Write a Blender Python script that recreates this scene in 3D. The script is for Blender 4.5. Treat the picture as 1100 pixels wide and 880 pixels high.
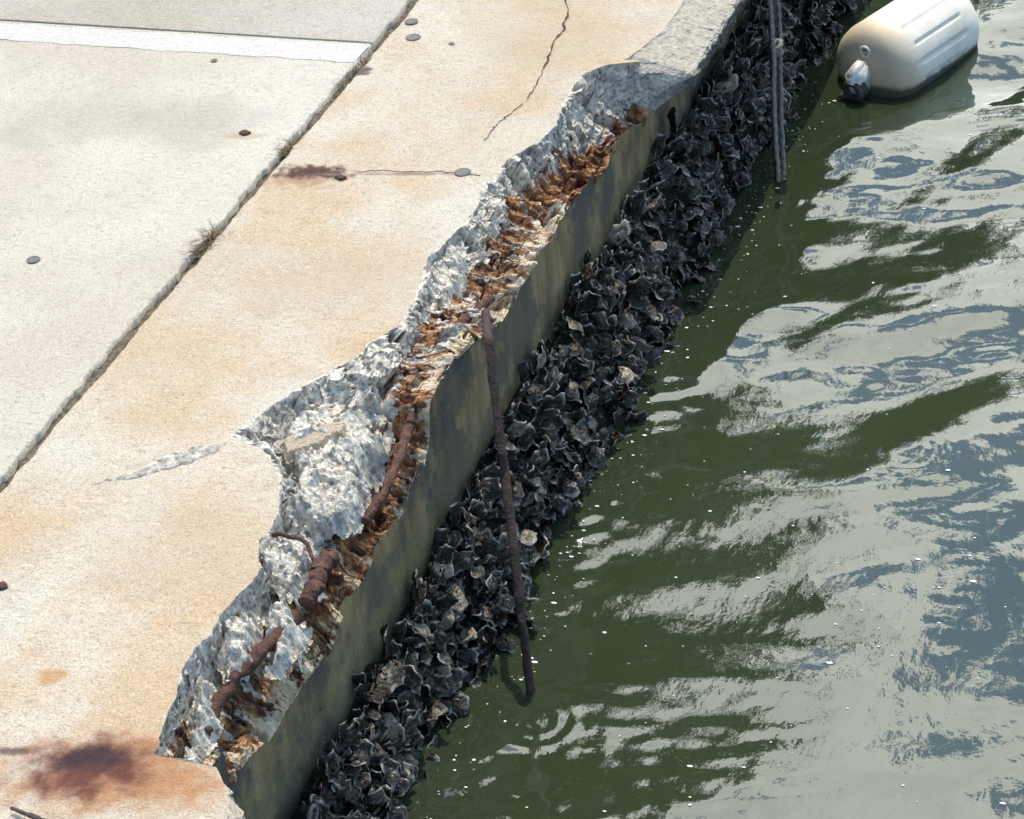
import bpy, bmesh, math, random
import numpy as np
from mathutils import Vector, Matrix
random.seed(7); rs = np.random.RandomState(11)
R = math.radians
C = bpy.context.scene
for o in list(bpy.data.objects): bpy.data.objects.remove(o)
col = C.collection

# ------------------------------------------------------------------ camera
# world: X runs along the quay edge away from the viewer, Y towards the land, Z up, deck at z = 0
FPX, ROLL = 2800.0, R(6.5)
v = np.array((1731. - 550, -1503. - 440))
up = np.array((-math.sin(ROLL), -math.cos(ROLL))); rt = np.array((math.cos(ROLL), -math.sin(ROLL)))
h_, a_ = v @ up, v @ rt
PITCH = math.atan2(h_, FPX); AZ = math.atan2(a_, math.hypot(FPX, h_))
vh = np.array((math.cos(AZ), math.sin(AZ), 0)); r0 = np.array((math.sin(AZ), -math.cos(AZ), 0)); Z3 = np.array((0, 0, 1.))
FW = vh * math.cos(PITCH) - Z3 * math.sin(PITCH); U0 = vh * math.sin(PITCH) + Z3 * math.cos(PITCH)
IX = rt[0] * r0 + up[0] * U0; IDN = rt[1] * r0 + up[1] * U0
def ray(x, y): return FW * FPX + IX * (x - 550) + IDN * (y - 440)
H = 3.0
_d = ray(564, 345); CAM = np.array((0, -_d[1] * (-H / _d[2]), H))
def at(x, y, z=0., Y=None):
    d = ray(x, y); t = (z - CAM[2]) / d[2] if Y is None else (Y - CAM[1]) / d[1]
    return CAM + d * t
cd = bpy.data.cameras.new('camera'); cam = bpy.data.objects.new('camera', cd); col.objects.link(cam)
cd.sensor_width = 36; cd.lens = FPX / 1100 * 36; cd.clip_start = .05; cd.clip_end = 3000
M = Matrix(((IX[0], -IDN[0], -FW[0], CAM[0]), (IX[1], -IDN[1], -FW[1], CAM[1]), (IX[2], -IDN[2], -FW[2], CAM[2]), (0, 0, 0, 1)))
cam.matrix_world = M; C.camera = cam
C.view_settings.view_transform = 'Standard'; C.view_settings.look = 'None'; C.view_settings.gamma = 1
C.view_settings.use_curve_mapping = False
C.view_settings.exposure = 0.08

# ------------------------------------------------------------------ sun and sky
SUN_EL, SUN_AZ = R(67), R(13)          # azimuth measured from +X towards +Y (the land)
sd = np.array((math.cos(SUN_AZ) * math.cos(SUN_EL), math.sin(SUN_AZ) * math.cos(SUN_EL), math.sin(SUN_EL)))
sl = bpy.data.lights.new('sun', 'SUN'); sl.energy = 4.0; sl.angle = R(.5); sl.color = (1, .92, .79)
so = bpy.data.objects.new('sun', sl); col.objects.link(so)
so.rotation_euler = Vector(sd).to_track_quat('Z', 'Y').to_euler()
w = bpy.data.worlds.new('World'); C.world = w; w.use_nodes = True
nt = w.node_tree; nt.nodes.clear()
def N(nt, t, **k):
    n = nt.nodes.new(t)
    for a, b in k.items():
        if a.startswith('i_'):
            n.inputs[a[2:].replace('_', ' ')].default_value = b
        else: setattr(n, a, b)
    return n
out = N(nt, 'ShaderNodeOutputWorld'); bg = N(nt, 'ShaderNodeBackground'); nt.links.new(bg.outputs[0], out.inputs[0])
sky = N(nt, 'ShaderNodeTexSky', sky_type='NISHITA', sun_disc=False, sun_elevation=SUN_EL, sun_rotation=math.pi / 2 - SUN_AZ)
tc = N(nt, 'ShaderNodeTexCoord')
mp = N(nt, 'ShaderNodeMapping'); mp.inputs['Scale'].default_value = (1, 1, 1.7); mp.inputs['Location'].default_value = (.35, .1, .2)
nt.links.new(tc.outputs['Generated'], mp.inputs[0])
nz = N(nt, 'ShaderNodeTexNoise', i_Scale=6.5, i_Detail=5., i_Roughness=.5, i_Distortion=.3); nt.links.new(mp.outputs[0], nz.inputs['Vector'])
cr = N(nt, 'ShaderNodeValToRGB'); cr.color_ramp.elements[0].position = .485; cr.color_ramp.elements[1].position = .515
# more cloud in the part of the sky over the harbour, ahead of the viewer
CD = np.array((math.cos(R(14)) * math.cos(R(38)), math.sin(R(14)) * math.cos(R(38)), math.sin(R(38))))
dp = N(nt, 'ShaderNodeVectorMath', operation='DOT_PRODUCT'); dp.inputs[1].default_value = tuple(CD); nt.links.new(tc.outputs['Generated'], dp.inputs[0])
mr = N(nt, 'ShaderNodeMapRange'); 
for i_, q_ in enumerate((.55, .98, -.16, .035)): mr.inputs[i_ + 1].default_value = q_
nt.links.new(dp.outputs['Value'], mr.inputs[0])
ad = N(nt, 'ShaderNodeMath', operation='ADD'); nt.links.new(nz.outputs[0], ad.inputs[0]); nt.links.new(mr.outputs[0], ad.inputs[1])
nt.links.new(ad.outputs[0], cr.inputs[0])
nz2 = N(nt, 'ShaderNodeTexNoise', i_Scale=9., i_Detail=5.); nt.links.new(mp.outputs[0], nz2.inputs['Vector'])
cc = N(nt, 'ShaderNodeValToRGB'); cc.color_ramp.elements[0].position = .3; cc.color_ramp.elements[1].position = .75
cc.color_ramp.elements[0].color = (21, 21.6, 20.2, 1); cc.color_ramp.elements[1].color = (29, 29.8, 28, 1)
nt.links.new(nz2.outputs[0], cc.inputs[0])
mx = N(nt, 'ShaderNodeMixRGB'); nt.links.new(cr.outputs[0], mx.inputs[0]); hz = N(nt, 'ShaderNodeMixRGB', blend_type='ADD'); hz.inputs[0].default_value = 1; hz.inputs[2].default_value = (1.3, 2.5, 4.3, 1); nt.links.new(sky.outputs[0], hz.inputs[1]); nt.links.new(hz.outputs[0], mx.inputs[1]); nt.links.new(cc.outputs[0], mx.inputs[2])
nt.links.new(mx.outputs[0], bg.inputs[0]); bg.inputs[1].default_value = .14

YW, ZW = .13, -.65      # wall plane, water level
# ------------------------------------------------------------------ numpy noise
_perm = rs.permutation(256); _perm = np.concatenate([_perm, _perm, _perm])
_val = rs.rand(256) * 2 - 1
def vnoise(x, y, z=0.):
    x, y, z = np.broadcast_arrays(np.asarray(x, float), np.asarray(y, float), np.asarray(z, float))
    xi, yi, zi = np.floor(x).astype(int), np.floor(y).astype(int), np.floor(z).astype(int)
    f = lambda t: t * t * t * (t * (t * 6 - 15) + 10)
    u, vv, ww = f(x - xi), f(y - yi), f(z - zi)
    xi &= 255; yi &= 255; zi &= 255
    def g(a, b, c): return _val[_perm[_perm[_perm[(xi + a) & 255] + ((yi + b) & 255)] + ((zi + c) & 255)]]
    L = lambda a, b, t: a + (b - a) * t
    return L(L(L(g(0,0,0), g(1,0,0), u), L(g(0,1,0), g(1,1,0), u), vv), L(L(g(0,0,1), g(1,0,1), u), L(g(0,1,1), g(1,1,1), u), vv), ww)
def fbm(x, y, z=0., o=5, r=.5):
    s = 0.; a = 1.; k = 1.
    for i in range(o): s = s + a * vnoise(x * k + i * 17.3, y * k + i * 5.7, z * k + i * 9.1); a *= r; k *= 2.03
    return s
def ridged(x, y, z=0., o=5, r=.5):
    s = 0.; a = 1.; k = 1.
    for i in range(o): s = s + a * (1 - 2 * np.abs(vnoise(x * k + i * 7.3, y * k + i * 15.7, z * k))); a *= r; k *= 2.03
    return s
_fp = rs.rand(256, 5)
def facets(x, y):
    """broken-stone facets: every voronoi cell is its own tilted plane"""
    xi, yi = np.floor(x).astype(int), np.floor(y).astype(int)
    best = np.full(np.shape(x), 9.); val = np.zeros(np.shape(x))
    for a in (-1, 0, 1):
        for b in (-1, 0, 1):
            h = _perm[_perm[(xi + a) & 255] + ((yi + b) & 255)]
            px, py = xi + a + _fp[h, 0], yi + b + _fp[h, 1]
            d = (x - px) ** 2 + (y - py) ** 2
            t = (x - px) * (_fp[h, 2] - .5) * 2 + (y - py) * (_fp[h, 3] - .5) * 2 + (_fp[h, 4] - .5)
            m = d < best; best = np.where(m, d, best); val = np.where(m, t, val)
    return val
sstep = lambda a, b, x: (lambda t: t * t * (3 - 2 * t))(np.clip((x - a) / (b - a), 0, 1))

# ------------------------------------------------------------------ mesh helpers
def link(name, me, mat=None, parent=None, smooth=True):
    o = bpy.data.objects.new(name, me); col.objects.link(o)
    if mat: me.materials.append(mat)
    if parent: o.parent = parent
    if smooth: me.polygons.foreach_set('use_smooth', [True] * len(me.polygons))
    return o
def grid_mesh(name, P, attrs={}, closed=False, flip=False):
    n, m = P.shape[:2]
    me = bpy.data.meshes.new(name)
    idx = np.arange(n * m).reshape(n, m)
    if closed: idx = np.concatenate([idx, idx[:, :1]], 1)
    q = np.stack([idx[:-1, :-1], idx[1:, :-1], idx[1:, 1:], idx[:-1, 1:]], -1).reshape(-1, 4)
    if flip: q = q[:, ::-1]
    me.from_pydata(P.reshape(-1, 3).tolist(), [], q.tolist())
    for k, a in attrs.items():
        at_ = me.attributes.new(k, 'FLOAT', 'POINT'); at_.data.foreach_set('value', np.ascontiguousarray(a, dtype=np.float32).ravel())
    return me
def tube(name, pts, rad, seg=10, rough=0., seed=0, tw=0.):
    """tapered tube along a polyline (rad: number or list)"""
    pts = np.array(pts, float); n = len(pts)
    rad = np.broadcast_to(rad, (n,)).astype(float)
    T = np.gradient(pts, axis=0); T /= np.linalg.norm(T, axis=1)[:, None]
    ref = np.array((1., .2, .1)) if abs(T[0][0]) < .8 else np.array((0, 0, 1.))
    P = np.zeros((n, seg, 3)); ph = np.linspace(0, 2 * np.pi, seg, endpoint=False)
    for i in range(n):
        a = np.cross(T[i], ref); a /= np.linalg.norm(a); b = np.cross(T[i], a)
        rr = rad[i] * (1 + rough * fbm(i * .31 + seed * 9, np.cos(ph + tw * i) * 1.3, np.sin(ph + tw * i) * 1.3, 3))
        P[i] = pts[i] + (np.cos(ph) * rr)[:, None] * a + (np.sin(ph) * rr)[:, None] * b
    P = np.concatenate([np.repeat(pts[:1][None], seg, 1).reshape(1, seg, 3), P, np.repeat(pts[-1:][None], seg, 1).reshape(1, seg, 3)])
    return grid_mesh(name, P, closed=True)
def resample(pts, n):
    pts = np.array(pts, float); d = np.r_[0, np.cumsum(np.linalg.norm(np.diff(pts, axis=0), axis=1))]
    t = np.linspace(0, d[-1], n); return np.stack([np.interp(t, d, pts[:, k]) for k in range(3)], 1)
def tag(o, label=None, cat=None, group=None, kind=None):
    for k, x in (('label', label), ('category', cat), ('group', group), ('kind', kind)):
        if x: o[k] = x
    return o
def empty(name, loc=(0, 0, 0)):
    o = bpy.data.objects.new(name, None); col.objects.link(o); o.location = loc; o.empty_display_size = .05; return o
def join_meshes(name, lst):
    V, F = [], []; A = []
    for me in lst:
        b = len(V); V += [tuple(x.co) for x in me.vertices]; F += [tuple(i + b for i in p.vertices) for p in me.polygons]
    me = bpy.data.meshes.new(name); me.from_pydata(V, [], F); return me

# ------------------------------------------------------------------ materials
def mat(name):
    m = bpy.data.materials.new(name); m.use_nodes = True; nt = m.node_tree
    return m, nt, nt.nodes['Principled BSDF']
class G:
    """tiny node-graph writer"""
    def __init__(s, nt): s.nt = nt; s.l = nt.links.new
    def new(s, t, **k): return N(s.nt, t, **k)
    def obj(s, scale=(1, 1, 1), loc=(0, 0, 0)):
        t = s.new('ShaderNodeTexCoord'); m = s.new('ShaderNodeMapping'); m.inputs['Scale'].default_value = scale; m.inputs['Location'].default_value = loc
        s.l(t.outputs['Object'], m.inputs[0]); return m.outputs[0]
    def noise(s, vec, sc, det=5., ro=.55, dist=0.):
        n = s.new('ShaderNodeTexNoise', i_Scale=sc, i_Detail=det, i_Roughness=ro, i_Distortion=dist); s.l(vec, n.inputs['Vector']); return n.outputs[0]
    def ramp(s, x, *st):
        r = s.new('ShaderNodeValToRGB'); e = r.color_ramp.elements
        while len(e) < len(st): e.new(.5)
        for q, (p, c) in zip(e, st): q.position = p; q.color = (*c, 1) if len(c) == 3 else c
        s.l(x, r.inputs[0]); return r.outputs[0]
    def fr(s, x, a, b, c=0., d=1.):
        r = s.new('ShaderNodeMapRange'); r.interpolation_type = 'SMOOTHSTEP'
        for i, q in enumerate((a, b, c, d)): r.inputs[i + 1].default_value = q
        s.l(x, r.inputs[0]); return r.outputs[0]
    def mix(s, f, a, b, mode='MIX'):
        m = s.new('ShaderNodeMixRGB', blend_type=mode)
        for i, q in enumerate((f, a, b)):
            if isinstance(q, bpy.types.NodeSocket): s.l(q, m.inputs[i])
            else: m.inputs[i].default_value = q if not isinstance(q, tuple) else (*q[:3], 1)
        return m.outputs[0]
    def math(s, op, a, b=0., c=None):
        m = s.new('ShaderNodeMath', operation=op)
        for i, q in enumerate((a, b, c)):
            if q is None: continue
            if isinstance(q, bpy.types.NodeSocket): s.l(q, m.inputs[i])
            else: m.inputs[i].default_value = q
        return m.outputs[0]
    def attr(s, n): a = s.new('ShaderNodeAttribute', attribute_name=n); return a.outputs['Fac']
    def bump(s, bsdf, h, dist, st=1., prev=None):
        b = s.new('ShaderNodeBump'); b.inputs['Strength'].default_value = st; b.inputs['Distance'].default_value = dist
        s.l(h, b.inputs['Height'])
        if prev: s.l(prev, b.inputs['Normal'])
        s.l(b.outputs[0], bsdf.inputs['Normal']); return b.outputs[0]
    def ell(s, c, r1, r2, ang=0., warp=.35, freq=9., soft=(.35, 1.1)):
        """irregular stain: 1 in the middle, 0 outside. c metres, r1 along the turned axis"""
        t = s.new('ShaderNodeTexCoord'); wv = s.new('ShaderNodeTexNoise', i_Scale=freq, i_Detail=6., i_Roughness=.6); s.l(t.outputs['Object'], wv.inputs['Vector'])
        sub = s.new('ShaderNodeVectorMath', operation='SUBTRACT'); s.l(t.outputs['Object'], sub.inputs[0]); sub.inputs[1].default_value = (c[0], c[1], 0)
        ro = s.new('ShaderNodeVectorRotate', rotation_type='Z_AXIS'); s.l(sub.outputs[0], ro.inputs['Vector']); ro.inputs['Angle'].default_value = -ang
        sc = s.new('ShaderNodeVectorMath', operation='MULTIPLY'); s.l(ro.outputs[0], sc.inputs[0]); sc.inputs[1].default_value = (1 / r1, 1 / r2, 0)
        ln = s.new('ShaderNodeVectorMath', operation='LENGTH'); s.l(sc.outputs[0], ln.inputs[0])
        d = s.math('ADD', ln.outputs['Value'], s.math('MULTIPLY', s.math('SUBTRACT', wv.outputs[0], .5), warp * 4))
        return s.fr(d, soft[0], soft[1], 1., 0.)

def px_ellipse(x, y, dx, dy):
    """centre and half-sizes in metres of a stain seen dx by dy pixels big lying on the deck"""
    c = at(x, y); a = at(x + dx, y) - c; b = at(x, y + dy) - c
    return c, np.linalg.norm(a), np.linalg.norm(b), math.atan2(a[1], a[0])

def concrete(name, base, light, dark, tint=None, stains=(), speck=.6, green=False):
    m, nt, b = mat(name); g = G(nt)
    ve = g.obj(); vs = g.obj((1.0, 1.0, 1.0))
    big = g.noise(ve, 1.6, 6., .6); mid = g.noise(ve, 14., 6., .6); fine = g.noise(vs, 190., 3., .7); mic = g.noise(ve, 520., 2., .6)
    c = g.mix(g.fr(big, .35, .65), base, light)
    if tint: c = g.mix(g.fr(g.noise(g.obj((1, 1, 1), (3.1, 2.2, 0)), 2.6, 5., .65), .38, .68), c, tint)
    c = g.mix(g.fr(mid, .5, .8, 0, .3), c, dark)
    c = g.mix(g.fr(fine, .50, .66, 0, speck), c, dark)
    c = g.mix(g.fr(g.noise(g.obj((1, .45, 1), (5, 1, 0)), 95., 4., .7), .54, .66, 0, .5), c, dark)
    c = g.mix(g.fr(fine, .48, .30, 0, .5), c, light)
    c = g.mix(g.fr(g.noise(ve, 70., 5., .75), .58, .66, 0, .75), c, (.86, .83, .76))
    for (msk, colr, amt) in [s(g) for s in stains]:
        c = g.mix(g.math('MULTIPLY', msk, amt), c, colr)
    c = g.mix(g.fr(g.noise(g.obj((1, 1, 1), (7, 3, 0)), 28., 6., .8), .60, .72, 0, .35), c, dark)
    g.l(c, b.inputs['Base Color']); b.inputs['Roughness'].default_value = .88
    b.inputs['Specular IOR Level'].default_value = .3
    hh = g.math('ADD', g.math('MULTIPLY', fine, .7), g.math('ADD', g.math('MULTIPLY', mic, .3), g.math('MULTIPLY', g.noise(ve, 45., 4.), .8)))
    g.bump(b, hh, .016, 1.)
    return m

def stain(x, y, dx, dy, colr, amt=1., **k):
    c, r1, r2, an = px_ellipse(x, y, dx, dy)
    def f(g):
        return g.ell(c, r1, r2, an, **k), colr, amt
    return f
cap_stains = [
    stain(120, 828, 150, 55, (.50, .19, .06), .75, warp=.55, freq=14, soft=(.3, 1.15)),
    stain(180, 850, 90, 32, (.55, .27, .11), .5, warp=.4, freq=20),
    stain(98, 826, 92, 40, (.15, .045, .03), .95, warp=.5, freq=16, soft=(.2, 1.1)),
    stain(96, 814, 66, 24, (.055, .028, .034), .95, warp=.4, freq=20, soft=(.15, 1.0)),
    stain(20, 806, 42, 7, (.10, .045, .03), .8, warp=.5, freq=25, soft=(.2, 1.0)),
    stain(330, 190, 58, 13, (.42, .2, .1), .6, warp=.5, freq=30),
    stain(335, 185, 62, 8.5, (.085, .035, .035), .92, warp=.5, freq=30, soft=(.3, 1.0)),
    stain(440, 187, 110, 2.2, (.36, .27, .19), .7, warp=.5, freq=25, soft=(.2, 1.0)),
    stain(388, 76, 16, 7, (.10, .05, .04), .85, warp=.5, freq=30, soft=(.3, 1.0)),
    stain(55, 726, 22, 10, (.60, .33, .13), .8, warp=.4, freq=20),
    stain(590, 30, 110, 60, (.62, .47, .30), .35, warp=.5, freq=3),
    stain(370, 300, 160, 40, (.62, .46, .30), .3, warp=.6, freq=3),
    stain(200, 600, 160, 60, (.62, .45, .29), .25, warp=.6, freq=3),
]
M_cap = concrete('coping_concrete', (.72, .61, .46), (.84, .76, .62), (.40, .29, .19), (.74, .53, .32), cap_stains)
M_skin = concrete('tan_cast_skin', (.62, .47, .31), (.70, .58, .42), (.40, .28, .18))
M_slab = concrete('slab_concrete', (.73, .635, .50), (.84, .76, .62), (.42, .35, .26), None,
                  [stain(263, 146, 30, 6, (.6, .42, .2), .5, warp=.4, freq=20), stain(120, 130, 200, 30, (.45, .40, .32), .35, warp=.6, freq=4)])
M_far = concrete('far_slab_concrete', (.60, .52, .41), (.72, .64, .52), (.27, .24, .21))

def m_fracture():
    m, nt, b = mat('fractured_concrete'); g = G(nt); ve = g.obj(); vk = g.obj((1, .28, .28))
    n1 = g.noise(ve, 9., 6., .6); n2 = g.noise(ve, 60., 6., .65); n3 = g.noise(vk, 60., 6., .65, .6); n4 = g.noise(ve, 200., 3., .6)
    stone = g.ramp(n2, (.30, (.16, .135, .105)), (.42, (.42, .375, .30)), (.55, (.66, .60, .49)), (.72, (.90, .82, .69)))
    stone = g.mix(g.fr(g.noise(ve, 17., 5., .65), .52, .70, 0, .6), stone, (.17, .16, .14))
    stone = g.mix(g.fr(n1, .5, .66, 0, .6), stone, (.29, .275, .25))
    vor = g.new('ShaderNodeTexVoronoi', i_Scale=75.); g.l(ve, vor.inputs['Vector'])
    bw = g.new('ShaderNodeRGBToBW'); g.l(vor.outputs['Color'], bw.inputs[0]); peb = g.ramp(bw.outputs[0], (.3, (.13, .115, .10)), (.5, (.36, .31, .25)), (.7, (.62, .59, .54)))
    stone = g.mix(g.math('MULTIPLY', g.fr(vor.outputs['Distance'], .42, .34), .6), stone, peb)
    tan_ = g.ramp(n3, (.3, (.30, .19, .10)), (.5, (.58, .45, .29)), (.7, (.62, .56, .44)))
    rust = g.ramp(g.noise(vk, 50., 6., .75, .2), (.33, (.018, .011, .010)), (.44, (.085, .038, .022)), (.52, (.26, .115, .045)), (.60, (.52, .28, .12)), (.70, (.68, .54, .36)))
    w1 = g.math('ADD', g.attr('warm'), g.math('MULTIPLY', g.math('SUBTRACT', n3, .5), 1.3))
    c = g.mix(g.fr(w1, .35, .7), stone, tan_)
    w2 = g.math('ADD', g.attr('rust'), g.math('MULTIPLY', g.math('SUBTRACT', g.noise(vk, 40., 6., .7, .2), .5), 3.2))
    c = g.mix(g.fr(w2, .42, .62), c, rust)
    # the old cast face keeps a weathered grey skin
    c = g.mix(g.attr('cast'), c, g.ramp(g.noise(ve, 70., 6., .75), (.3, (.23, .20, .155)), (.7, (.52, .465, .37))))
    c = g.mix(g.attr('dark_tone'), c, (.035, .035, .03))
    g.l(c, b.inputs['Base Color']); b.inputs['Roughness'].default_value = .85; b.inputs['Specular IOR Level'].default_value = .3
    g.bump(b, g.math('ADD', g.math('MULTIPLY', n4, .6), g.math('MULTIPLY', n2, 1.4)), .006, .7)
    return m
M_frac = m_fracture()

def m_rust(name, dark=(.028, .014, .011), mid=(.085, .033, .02), hi=(.24, .10, .045), sc=60.):
    m, nt, b = mat(name); g = G(nt); ve = g.obj(); n = g.noise(ve, sc, 6., .7, .5)
    g.l(g.ramp(n, (.3, dark), (.52, mid), (.75, hi)), b.inputs['Base Color']); b.inputs['Roughness'].default_value = .8
    g.bump(b, g.math('ADD', n, g.noise(ve, sc * 3, 3.)), .006, 1.); return m
M_rust = m_rust('rusted_steel'); M_rebar = m_rust('wet_rusted_steel', (.012, .008, .007), (.045, .022, .016), (.12, .055, .03))

def m_wall():
    m, nt, b = mat('stained_wall_concrete'); g = G(nt); ve = g.obj((6, 6, 1.0)); vo = g.obj()
    n = g.noise(ve, 3., 6., .6); n2 = g.noise(vo, 5., 6., .6); n3 = g.noise(vo, 90., 4., .6)
    c = g.ramp(n, (.3, (.125, .085, .038)), (.5, (.23, .165, .078)), (.7, (.34, .25, .125)))
    c = g.mix(g.fr(n2, .48, .58, 0, .8), c, (.085, .078, .062))
    c = g.mix(g.fr(n3, .55, .8, 0, .4), c, (.05, .05, .04))
    sep = g.new('ShaderNodeSeparateXYZ'); g.l(vo, sep.inputs[0])
    low = g.math('ADD', sep.outputs[2], g.math('MULTIPLY', g.math('SUBTRACT', n2, .5), .12))
    c = g.mix(g.fr(low, -.22, -.36, 0, .55), c, (.16, .15, .07))
    c = g.mix(g.fr(low, -.36, -.5), c, (.02, .022, .014))
    c = g.mix(g.fr(g.noise(g.obj((9, 0, .5)), 1.6, 5., .7), .60, .70, 0, .6), c, (.11, .06, .03))
    c = g.mix(g.fr(g.noise(g.obj((1, 1, 1), (4, 0, 2)), 2.6, 6., .7), .50, .60, 0, .7), c, (.055, .058, .056))
    cm = at(432, 690, Y=.13)
    t = g.new('ShaderNodeVectorMath', operation='DISTANCE'); g.l(vo, t.inputs[0]); t.inputs[1].default_value = tuple(cm)
    c = g.mix(g.fr(g.math('ADD', t.outputs['Value'], g.math('MULTIPLY', g.math('SUBTRACT', n3, .5), .06)), .10, .03, 0, .95), c, (.022, .032, .012))
    pits = g.new('ShaderNodeTexVoronoi', i_Scale=16.); g.l(vo, pits.inputs['Vector'])
    c = g.mix(g.fr(pits.outputs['Distance'], .085, .05, 0, .85), c, (.015, .013, .01))
    g.l(c, b.inputs['Base Color']); b.inputs['Roughness'].default_value = .8; b.inputs['Specular IOR Level'].default_value = .25
    g.bump(b, g.math('ADD', n3, n), .006, .6); return m
M_wall = m_wall()

def m_oyster():
    m, nt, b = mat('oyster_shell'); g = G(nt); ve = g.obj(); inf = g.new('ShaderNodeObjectInfo')
    rnd = g.attr('tone'); e = g.attr('edge')
    n = g.noise(ve, 55., 5., .65, .6)
    c = g.ramp(n, (.40, (.005, .003, .0015)), (.55, (.017, .011, .005)), (.65, (.070, .048, .026)), (.76, (.46, .36, .22)))
    c = g.mix(g.fr(inf.outputs['Random'], .70, 1., 0, .7), c, g.ramp(n, (.3, (.055, .040, .024)), (.65, (.46, .38, .26))))
    c = g.mix(g.math('MULTIPLY', g.fr(e, .80, 1.), g.fr(g.noise(ve, 30., 3.), .42, .62, 0, .6)), c, (.50, .48, .43))
    g.l(c, b.inputs['Base Color']); sw = g.new('ShaderNodeNewGeometry'); sz = g.new('ShaderNodeSeparateXYZ'); g.l(sw.outputs['Position'], sz.inputs[0]); g.l(g.fr(sz.outputs[2], ZW + .04, ZW + .22, .12, .55), b.inputs['Roughness']); b.inputs['Specular IOR Level'].default_value = .45
    g.bump(b, g.math('ADD', n, g.noise(ve, 160., 3.)), .006, .8); return m
M_oy = m_oyster()
def simple(name, c1, c2, sc=40., rough=.7, bump=.003, spec=.5):
    m, nt, b = mat(name); g = G(nt); n = g.noise(g.obj(), sc, 6., .65)
    g.l(g.ramp(n, (.32, c1), (.68, c2)), b.inputs['Base Color']); b.inputs['Roughness'].default_value = rough
    b.inputs['Specular IOR Level'].default_value = spec
    g.bump(b, n, bump, .8); return m
M_mud = simple('black_crust', (.004, .004, .003), (.022, .018, .013), 60., .8, .015, .15)
M_joint = simple('joint_dirt', (.05, .04, .028), (.22, .18, .13), 70., .95, .008, .1)
M_grass = simple('dry_grass', (.16, .11, .05), (.34, .25, .13), 30., .8)
M_plug = simple('dull_metal', (.07, .06, .055), (.17, .15, .14), 200., .55)
M_crack = simple('crack_dirt', (.03, .022, .018), (.12, .08, .055), 80., .95, .002, .1)
M_rope = simple('weathered_rope', (.10, .095, .08), (.30, .28, .23), 130., .9, .004, .2)
M_rope_wet = simple('wet_dark_rope', (.012, .012, .010), (.05, .047, .038), 120., .5, .004)
M_twig = simple('dark_twig', (.03, .022, .016), (.10, .075, .055), 90., .9)
M_line = concrete('worn_white_paint', (.84, .79, .70), (.88, .85, .77), (.55, .49, .40), speck=.6)

# ------------------------------------------------------------------ traced outlines of the damage
YW, ZW = .13, -.65
Tpx = [(735,0),(713,33),(690,66),(672,64),(655,69),(640,73),(625,82),(615,95),(606,108),(601,125),(596,136),(588,144),(575,154),(560,162),(545,172),(538,180),(533,189),(520,197),(515,210),(512,222),(500,237),(487,252),(472,268),(461,273),(455,287),(452,305),(445,322),(437,340),(425,352),(410,360),(395,370),(383,383),(366,393),(350,402),(330,411),(310,424),(290,436),(275,448),(258,460),(246,468),(262,475),(280,482),(290,492),(296,505),(300,520),(300,545),(296,555),(290,570),(279,580),(276,598),(280,610),(270,625),(255,640),(240,660),(228,680),(215,690),(200,712),(195,725),(185,755),(178,775),(172,795),(165,811),(190,817),(215,821),(232,824),(239,836),(243,850),(244,880)]
Lpx = [(745,72),(722,100),(712,118),(700,128),(688,133),(675,140),(655,160),(640,185),(625,207),(608,225),(598,240),(590,260),(575,275),(562,295),(555,315),(548,330),(538,345),(520,358),(505,372),(490,385),(480,395),(470,412),(460,430),(458,445),(460,460),(458,480),(455,500),(440,520),(437,535),(428,555),(420,565),(408,580),(400,598),(390,625),(378,640),(365,650),(362,665),(355,690),(345,705),(335,715),(325,735),(312,755),(297,780),(290,792),(280,800),(268,810),(255,830),(248,845)]
T = np.array([at(*p) for p in Tpx]); L = np.array([at(*p, Y=YW) for p in Lpx])
T = T[np.argsort(T[:, 0])]; L = L[np.argsort(L[:, 0])]
XS = np.concatenate([np.linspace(-3, 2.85, 40), np.arange(2.86, 6.9, .0028), np.linspace(6.95, 14, 60), np.linspace(15, 60, 30)])
yT = np.interp(XS, T[:, 0], T[:, 1], left=T[0, 1], right=T[-1, 1])
yT = yT + .004 * fbm(XS * 38, 1.3, 0, 4) * sstep(3.0, 3.1, XS) * (XS < 6.0)
x_top = at(700, 55)[0]
castw = np.maximum(sstep(5.97, 6.03, XS + .015 * vnoise(XS * 30, 0)), 1 - sstep(3.02, 3.12, XS))
zL = np.interp(XS, L[:, 0], L[:, 2], left=-.11, right=-.10)
zL = zL + .005 * fbm(XS * 45, 7.7, 0, 4) * (XS > 2.86) * (XS < 6.9)
zL = zL * (1 - castw) + castw * np.where(XS > 4.5, -.10, -.115)
zL = np.minimum(zL, -.03)

# ------------------------------------------------------------------ quay wall
quay = empty('quay_wall', (4.6, .13, ZW)); 
tag(quay, 'tan concrete seawall with a broken spalled edge and rust, above the oysters', 'seawall')
def child(o, par=quay):
    o.parent = par; o.matrix_parent_inverse = Matrix.Translation(-par.location); return o
YJ = at(200, 286)[1] * .5 + at(0, 520)[1] * .25 + at(445, 0)[1] * .25
# coping top: joint edge -> fracture rim
jn = .005 * fbm(XS * 18, 3.3, 0, 4) * (XS > 2) * (XS < 8)
cols = np.r_[0, .004, .012, np.linspace(.03, 1, 40)]
Pj = np.zeros((len(XS), len(cols) + 1, 3))
y0 = YJ - .014 + jn
for j, f in enumerate(cols):
    Pj[:, j + 1, 0] = XS; Pj[:, j + 1, 1] = y0 * (1 - f) + yT * f
    Pj[:, j + 1, 2] = -.004 * (1 - sstep(0, .02, f)) + .0012 * fbm(XS * 6, Pj[:, j + 1, 1] * 6, 0, 3)
Pj[:, 0] = Pj[:, 1]; Pj[:, 0, 2] = -.04
zrim = Pj[:, -1, 2].copy()
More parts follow.
